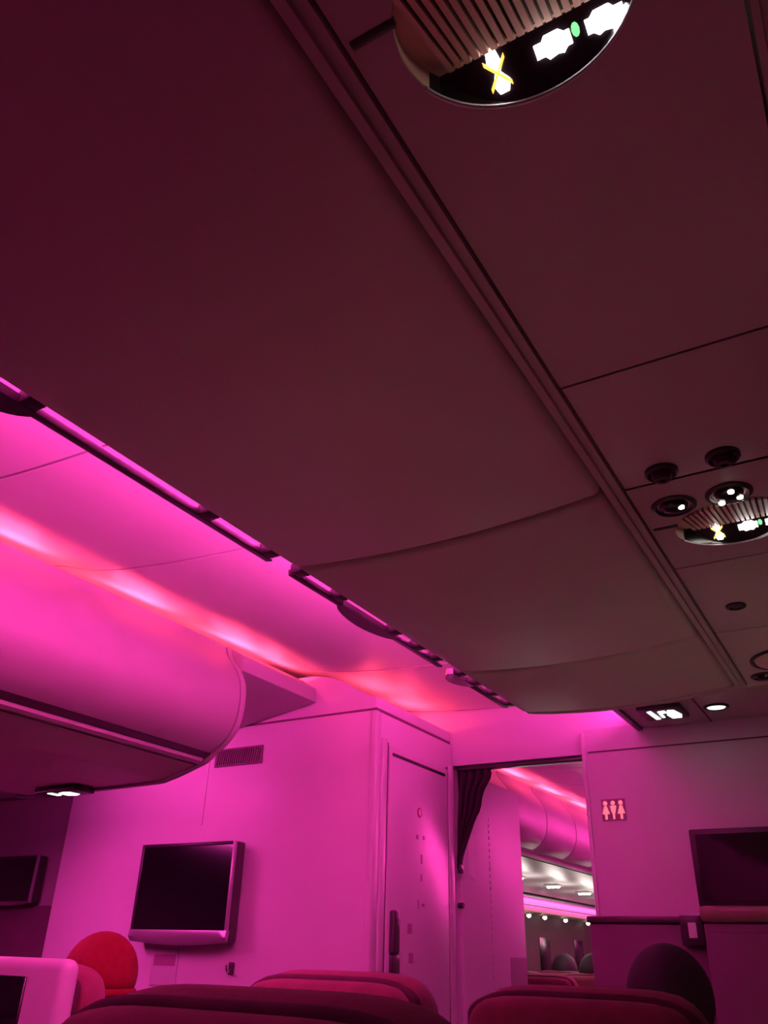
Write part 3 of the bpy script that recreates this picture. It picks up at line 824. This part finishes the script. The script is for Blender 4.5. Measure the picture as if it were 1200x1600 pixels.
# ================================================================== SEATS
def make_seat(fab='fabric', shell='shell_dark', wide=0.36, tall=False):
    """seat facing +y; origin on the floor below the top of the headrest"""
    s = bpy.data.objects.new('aircraft_seat', None); COL.objects.link(s); s.empty_display_size = 0.05
    def rb(name, x0, x1, y0, y1, z0, z1, m, bev, par=s, tilt=0.0, seg=4):
        bm = box_bm(x0, x1, y0, y1, z0, z1, bev, seg)
        if name.startswith('headrest') and name != 'headrest_shell':
            for q in range(-7, 8):
                bmesh.ops.bisect_plane(bm, geom=bm.verts[:] + bm.edges[:] + bm.faces[:], plane_co=(q * wide / 16, 0, 0), plane_no=(1, 0, 0))
        me = bm_mesh(name, bm)
        if name.startswith('headrest') and name != 'headrest_shell':      # crowned top
            for v_ in me.vertices:
                if v_.co.z > 1.05:
                    v_.co.z -= 0.034 * (abs(v_.co.x) / (wide / 2)) ** 6 * (v_.co.z - 1.05) / 0.12
        return link(name, me, m, par, 50, keep=True)
    rb('cushion', -0.175, 0.175, 0.06, 0.54, 0.36, 0.47, fab, 0.035)
    bk = rb('backrest', -0.21, 0.21, 0.00, 0.10, 0.40, 1.04, fab, 0.035)
    sh = rb('back_shell', -0.218, 0.218, -0.05, 0.012, 0.38, 1.055, shell, 0.028)
    hw = wide / 2
    hr = rb('headrest', -hw, hw, -0.005, 0.085, 0.99, 1.172, fab, 0.042, seg=5)
    rb('headrest_back', -hw + 0.012, hw - 0.012, -0.045, 0.012, 0.99, 1.158, fab, 0.026, seg=4)
    rb('headrest_piping', -hw + 0.004, hw - 0.004, -0.018, 0.004, 1.02, 1.1655, 'fabric_dark', 0.010)
    if tall:                                      # pale one-piece shell reaching over the headrest
        hs = rb('headrest_shell', -0.225, 0.225, -0.075, -0.030, 0.78, 1.180, shell, 0.020)
        sc_ = rb('screen', -0.125, 0.125, -0.079, -0.073, 0.86, 1.148, 'screen', 0.002, hs, seg=1)
    fr = rb('screen_frame', -0.15, 0.15, -0.062, -0.045, 0.80, 0.99, 'shell_dark', 0.006)
    rb('screen', -0.135, 0.135, -0.0635, -0.060, 0.815, 0.975, 'screen', 0.001, fr, seg=1)
    rb('tray_table', -0.19, 0.19, -0.070, -0.050, 0.50, 0.76, 'shell', 0.006)
    for sx in (-1, 1):
        a = rb('armrest', sx * 0.198 - 0.020, sx * 0.198 + 0.020, 0.02, 0.44, 0.60, 0.645, 'shell_dark', 0.014)
        rb('armrest_panel', sx * 0.198 - 0.012, sx * 0.198 + 0.012, 0.04, 0.42, 0.40, 0.60, 'shell_dark', 0.006, a)
        rb('leg', sx * 0.17 - 0.02, sx * 0.17 + 0.02, 0.12, 0.16, 0.0, 0.37, 'silver', 0.006)
        rb('leg', sx * 0.17 - 0.02, sx * 0.17 + 0.02, 0.40, 0.44, 0.0, 0.37, 'silver', 0.006)
    return s


seatA = make_seat()
seats = [
    (-0.455, 0.560, 0.002, 'near seat top ahead of the viewer, spanning the lower left edge', 'seats of the centre block'),
    (-0.895, 1.355, 0.000, 'red seat top just beyond the near seat, before the lavatory door', 'seats of the centre block'),
    (0.005, 1.350, -0.012, 'seat at the lower right corner under an added bounce cloth', 'seats of the centre block'),
    (-0.455, 1.350, -0.008, 'red seat top in front of the passage, lower right of centre', 'seats of the centre block'),
]
for i, (x, y, dz, lb, gp) in enumerate(seats):
    s = seatA if i == 0 else copy_tree(seatA)
    s.location = (x, y, dz)
    s['label'] = lb; s['category'] = 'seat'; s['group'] = gp
    if i > 0:                                     # second-row screens glow as an added fill below the bins
        for ch in s.children:
            for g in ch.children:
                if g.name.startswith('screen'):
                    g.material_slots[0].link = 'OBJECT'; g.material_slots[0].material = MATS['fill_screen']
# window-side seat with a pale shell and screen
s = make_seat('fabric', 'shell', 0.40, tall=True)
s.name = 'aircraft_seat'
s.location = (-1.635, 1.29, -0.004)
s['label'] = 'pale-shelled seat with black screen at the lower left corner'; s['category'] = 'seat'; s['group'] = 'window-side seats'
# front-row seats that carry the two passengers
for (x, y, dz, lb) in ((-2.10, 1.85, 0.86, 'seat under the passenger in the red cap'), (-0.49, 2.02, 0.88, 'seat under the dark-haired passenger near the partition')):
    c = copy_tree(seatA); c.location = (x, y, 0); c.scale.z = dz; c['label'] = lb; c['group'] = 'front-row seats'
# forward cabin
fwd = make_seat('fabric', 'shell', 0.38)
n = 0
for r, y in enumerate([4.75, 5.55, 6.35, 7.15]):
    for k, x in enumerate([-1.80, -2.27]):
        c = fwd if n == 0 else copy_tree(fwd); n += 1
        c.location = (x, y, -0.045); c['category'] = 'seat'; c['group'] = 'seats of the forward cabin'
        c['label'] = ['%s seat of the %s row beyond the doorway' % (a, b) for b in ('nearest', 'second', 'third', 'farthest') for a in ('aisle', 'inner')][n - 1]
# unseen white cloths added on two seats to bounce warm light upward
def bounce_cloth(cx, cy, cz, label):
    bm = bmesh.new(); bmesh.ops.create_grid(bm, x_segments=24, y_segments=20, size=0.5)
    for v_ in bm.verts:
        x, y = v_.co.x * 0.40, v_.co.y * 0.42
        v_.co = Vector((cx + x, cy + y, cz + 0.012 * math.sin(x * 40) * math.cos(y * 31) + 0.006 * math.sin(x * 90 + y * 50)))
    bl = link('bounce_cloth', bm_mesh('bounce_cloth', bm), 'bounce_cloth', None, 60)
    md = bl.modifiers.new('thickness', 'SOLIDIFY'); md.thickness = 0.012; md.offset = 1
    tag(bl, label, 'bounce_cloth')


bounce_cloth(0.005, 1.66, -0.705, 'white bounce cloth added on the seat at the lower right corner')
bounce_cloth(-0.455, 0.87, -0.703, 'white bounce cloth added on the near seat, under the lamp by the rail')
point('bounce_beam', (-0.060, 1.895, H - 0.022), P_BEAM * 3.8, WARM, 0.012, rl3, spot=42, direction=(0.06, -0.22, -1.25))  # added beam onto the unseen cloth, warms the service panels by bounce
point('bounce_beam', (-0.160, 1.037, H - 0.022), P_BEAM, WARM, 0.012, rl1, spot=40, direction=(-0.295, -0.16, -1.23))  # second added beam, for the cloth on the near seat

# ================================================================== PEOPLE
def person(name, head, label, hair, top, cap=False, yaw=0.0):
    """seated figure facing +y; head = centre of the head, relative to the eye; one skinned surface"""
    hx, hy, hz = head
    pts = {}; E = []; rad = {}
    def vtx(k, x, y, z, rx, ry=None):
        pts[k] = Vector((x, y, z)); rad[k] = (rx, ry or rx)
    vtx('pel', 0, -0.02, -0.665, 0.145, 0.12); vtx('sp1', 0, -0.03, -0.50, 0.135, 0.11); vtx('ch', 0, -0.025, -0.33, 0.155, 0.115)
    vtx('nk0', 0, -0.02, -0.175, 0.075, 0.07); vtx('nk', 0, -0.012, -0.115, 0.055); vtx('hd0', 0, 0.012, -0.05, 0.072, 0.078)
    vtx('hd1', 0, 0.0, 0.02, 0.080, 0.094); vtx('hd2', 0, -0.005, 0.075, 0.062, 0.074)
    E += [('pel', 'sp1'), ('sp1', 'ch'), ('ch', 'nk0'), ('nk0', 'nk'), ('nk', 'hd0'), ('hd0', 'hd1'), ('hd1', 'hd2')]
    vtx('nose', 0, 0.108, -0.022, 0.012); vtx('nose0', 0, 0.085, 0.005, 0.016)
    E += [('hd1', 'nose0'), ('nose0', 'nose')]
    for s, q in ((-1, 'l'), (1, 'r')):
        vtx('sh' + q, s * 0.175, -0.03, -0.24, 0.062); vtx('el' + q, s * 0.235, 0.03, -0.50, 0.043)
        vtx('wr' + q, s * 0.16, 0.25, -0.545, 0.029); vtx('pm' + q, s * 0.135, 0.315, -0.545, 0.036, 0.020)
        vtx('ear' + q, s * 0.086, -0.012, 0.0, 0.014)
        E += [('ch', 'sh' + q), ('sh' + q, 'el' + q), ('el' + q, 'wr' + q), ('wr' + q, 'pm' + q), ('hd1', 'ear' + q)]
        for i, (dx, ln) in enumerate(((-0.026, .062), (-0.009, .075), (0.009, .070), (0.026, .055))):
            a, b = 'f%s%d' % (q, i), 'g%s%d' % (q, i)
            vtx(a, s * 0.135 + dx, 0.335 + ln * 0.5, -0.548, 0.0095); vtx(b, s * 0.135 + dx, 0.335 + ln, -0.568, 0.0085)
            E += [('pm' + q, a), (a, b)]
        vtx('th' + q, s * 0.135 - s * 0.045, 0.325, -0.553, 0.0105); vtx('tg' + q, s * 0.135 - s * 0.058, 0.355, -0.562, 0.0095)
        E += [('pm' + q, 'th' + q), ('th' + q, 'tg' + q)]
        vtx('hp' + q, s * 0.09, 0.02, -0.68, 0.092); vtx('kn' + q, s * 0.115, 0.36, -0.665, 0.062)
        vtx('cf' + q, s * 0.115, 0.35, -0.86, 0.055); vtx('an' + q, s * 0.115, 0.29, -1.09, 0.038); vtx('to' + q, s * 0.12, 0.40, -1.125, 0.038, 0.028)
        E += [('pel', 'hp' + q), ('hp' + q, 'kn' + q), ('kn' + q, 'cf' + q), ('cf' + q, 'an' + q), ('an' + q, 'to' + q)]
    keys = list(pts); idx = {k: i for i, k in enumerate(keys)}
    me = bpy.data.meshes.new(name + '_sk'); me.from_pydata([tuple(pts[k]) for k in keys], [(idx[a], idx[b]) for a, b in E], []); me.update()
    tmp = bpy.data.objects.new('tmp', me); COL.objects.link(tmp)
    tmp.modifiers.new('skin', 'SKIN'); sub = tmp.modifiers.new('sub', 'SUBSURF'); sub.levels = 2
    for i, k in enumerate(keys):
        me.skin_vertices[0].data[i].radius = rad[k]; me.skin_vertices[0].data[i].use_root = (k == 'pel')
    dg = bpy.context.evaluated_depsgraph_get(); dg.update()
    body = bpy.data.meshes.new_from_object(tmp.evaluated_get(dg))
    bpy.data.objects.remove(tmp)
    body.materials.clear()
    body.materials.append(MATS['skin']); body.materials.append(MATS[top]); body.materials.append(MATS['cloth_dark'])
    for p in body.polygons:
        c = p.center; p.use_smooth = True
        p.material_index = 0 if (c.z > -0.145 or (c.y > 0.255 and -0.60 < c.z < -0.50)) else (2 if c.z < -0.60 else 1)
    root = bpy.data.objects.new(name, body); COL.objects.link(root)
    root.location = Vector(head) + OFF
    root.rotation_euler.z = R(yaw)
    root['label'] = label; root['category'] = 'person'
    def ball(nm, rx, ry, rz, c, m, cut=None, rim=False):
        bm = bmesh.new(); bmesh.ops.create_uvsphere(bm, u_segments=28, v_segments=18, radius=1)
        for v_ in bm.verts:
            v_.co = Vector((v_.co.x * rx, v_.co.y * ry, v_.co.z * rz))
        if cut:
            bmesh.ops.delete(bm, geom=[v_ for v_ in bm.verts if cut(v_.co)], context='VERTS')
        for v_ in bm.verts:
            v_.co += Vector(c)
        ob = link(nm, bm_mesh(nm, bm), m, root, 60, keep=True)
        return ob
    for s in (-1, 1):
        ball('eye', 0.011, 0.007, 0.006, (s * 0.030, 0.088, 0.012), 'hair')
    ball('mouth', 0.022, 0.005, 0.005, (0, 0.088, -0.058), 'decal_red')
    ball('hair', 0.092, 0.108, 0.108, (0, -0.010, 0.030), hair, cut=lambda c: (c.y > 0.03 and c.z < 0.045) or c.z < -0.075)
    if cap:
        k = ball('cap', 0.100, 0.114, 0.112, (0, -0.006, 0.032), 'red_knit', cut=lambda c: c.z < -0.045)
        sd = k.modifiers.new('thickness', 'SOLIDIFY'); sd.thickness = 0.004
        n_ = 32; z0 = -0.012
        P = [(0.094 * math.cos(2 * math.pi * q / n_), -0.006 + 0.106 * math.sin(2 * math.pi * q / n_), z0) for q in range(n_)]
        link('cap_brim', bm_mesh('brim', tube_bm(P, 0.011, 8, True)), 'red_knit', k, 60, keep=True)
    return root


person('person', (-2.095, 1.945, -0.105), 'person in a red knitted cap seated before the pink bulkhead', 'hair', 'cloth_dark', cap=True)
person('person', (-0.505, 2.13, -0.100), 'dark-haired person seated near the low partition at lower right', 'hair', 'cloth_dark')
person('person', (-1.80, 5.69, -0.10), 'person with dark hair in the nearest row beyond the doorway', 'hair', 'cloth_grey')
person('person', (-2.27, 6.49, -0.10), 'person with dark hair in the second row beyond the doorway', 'hair', 'cloth_grey')
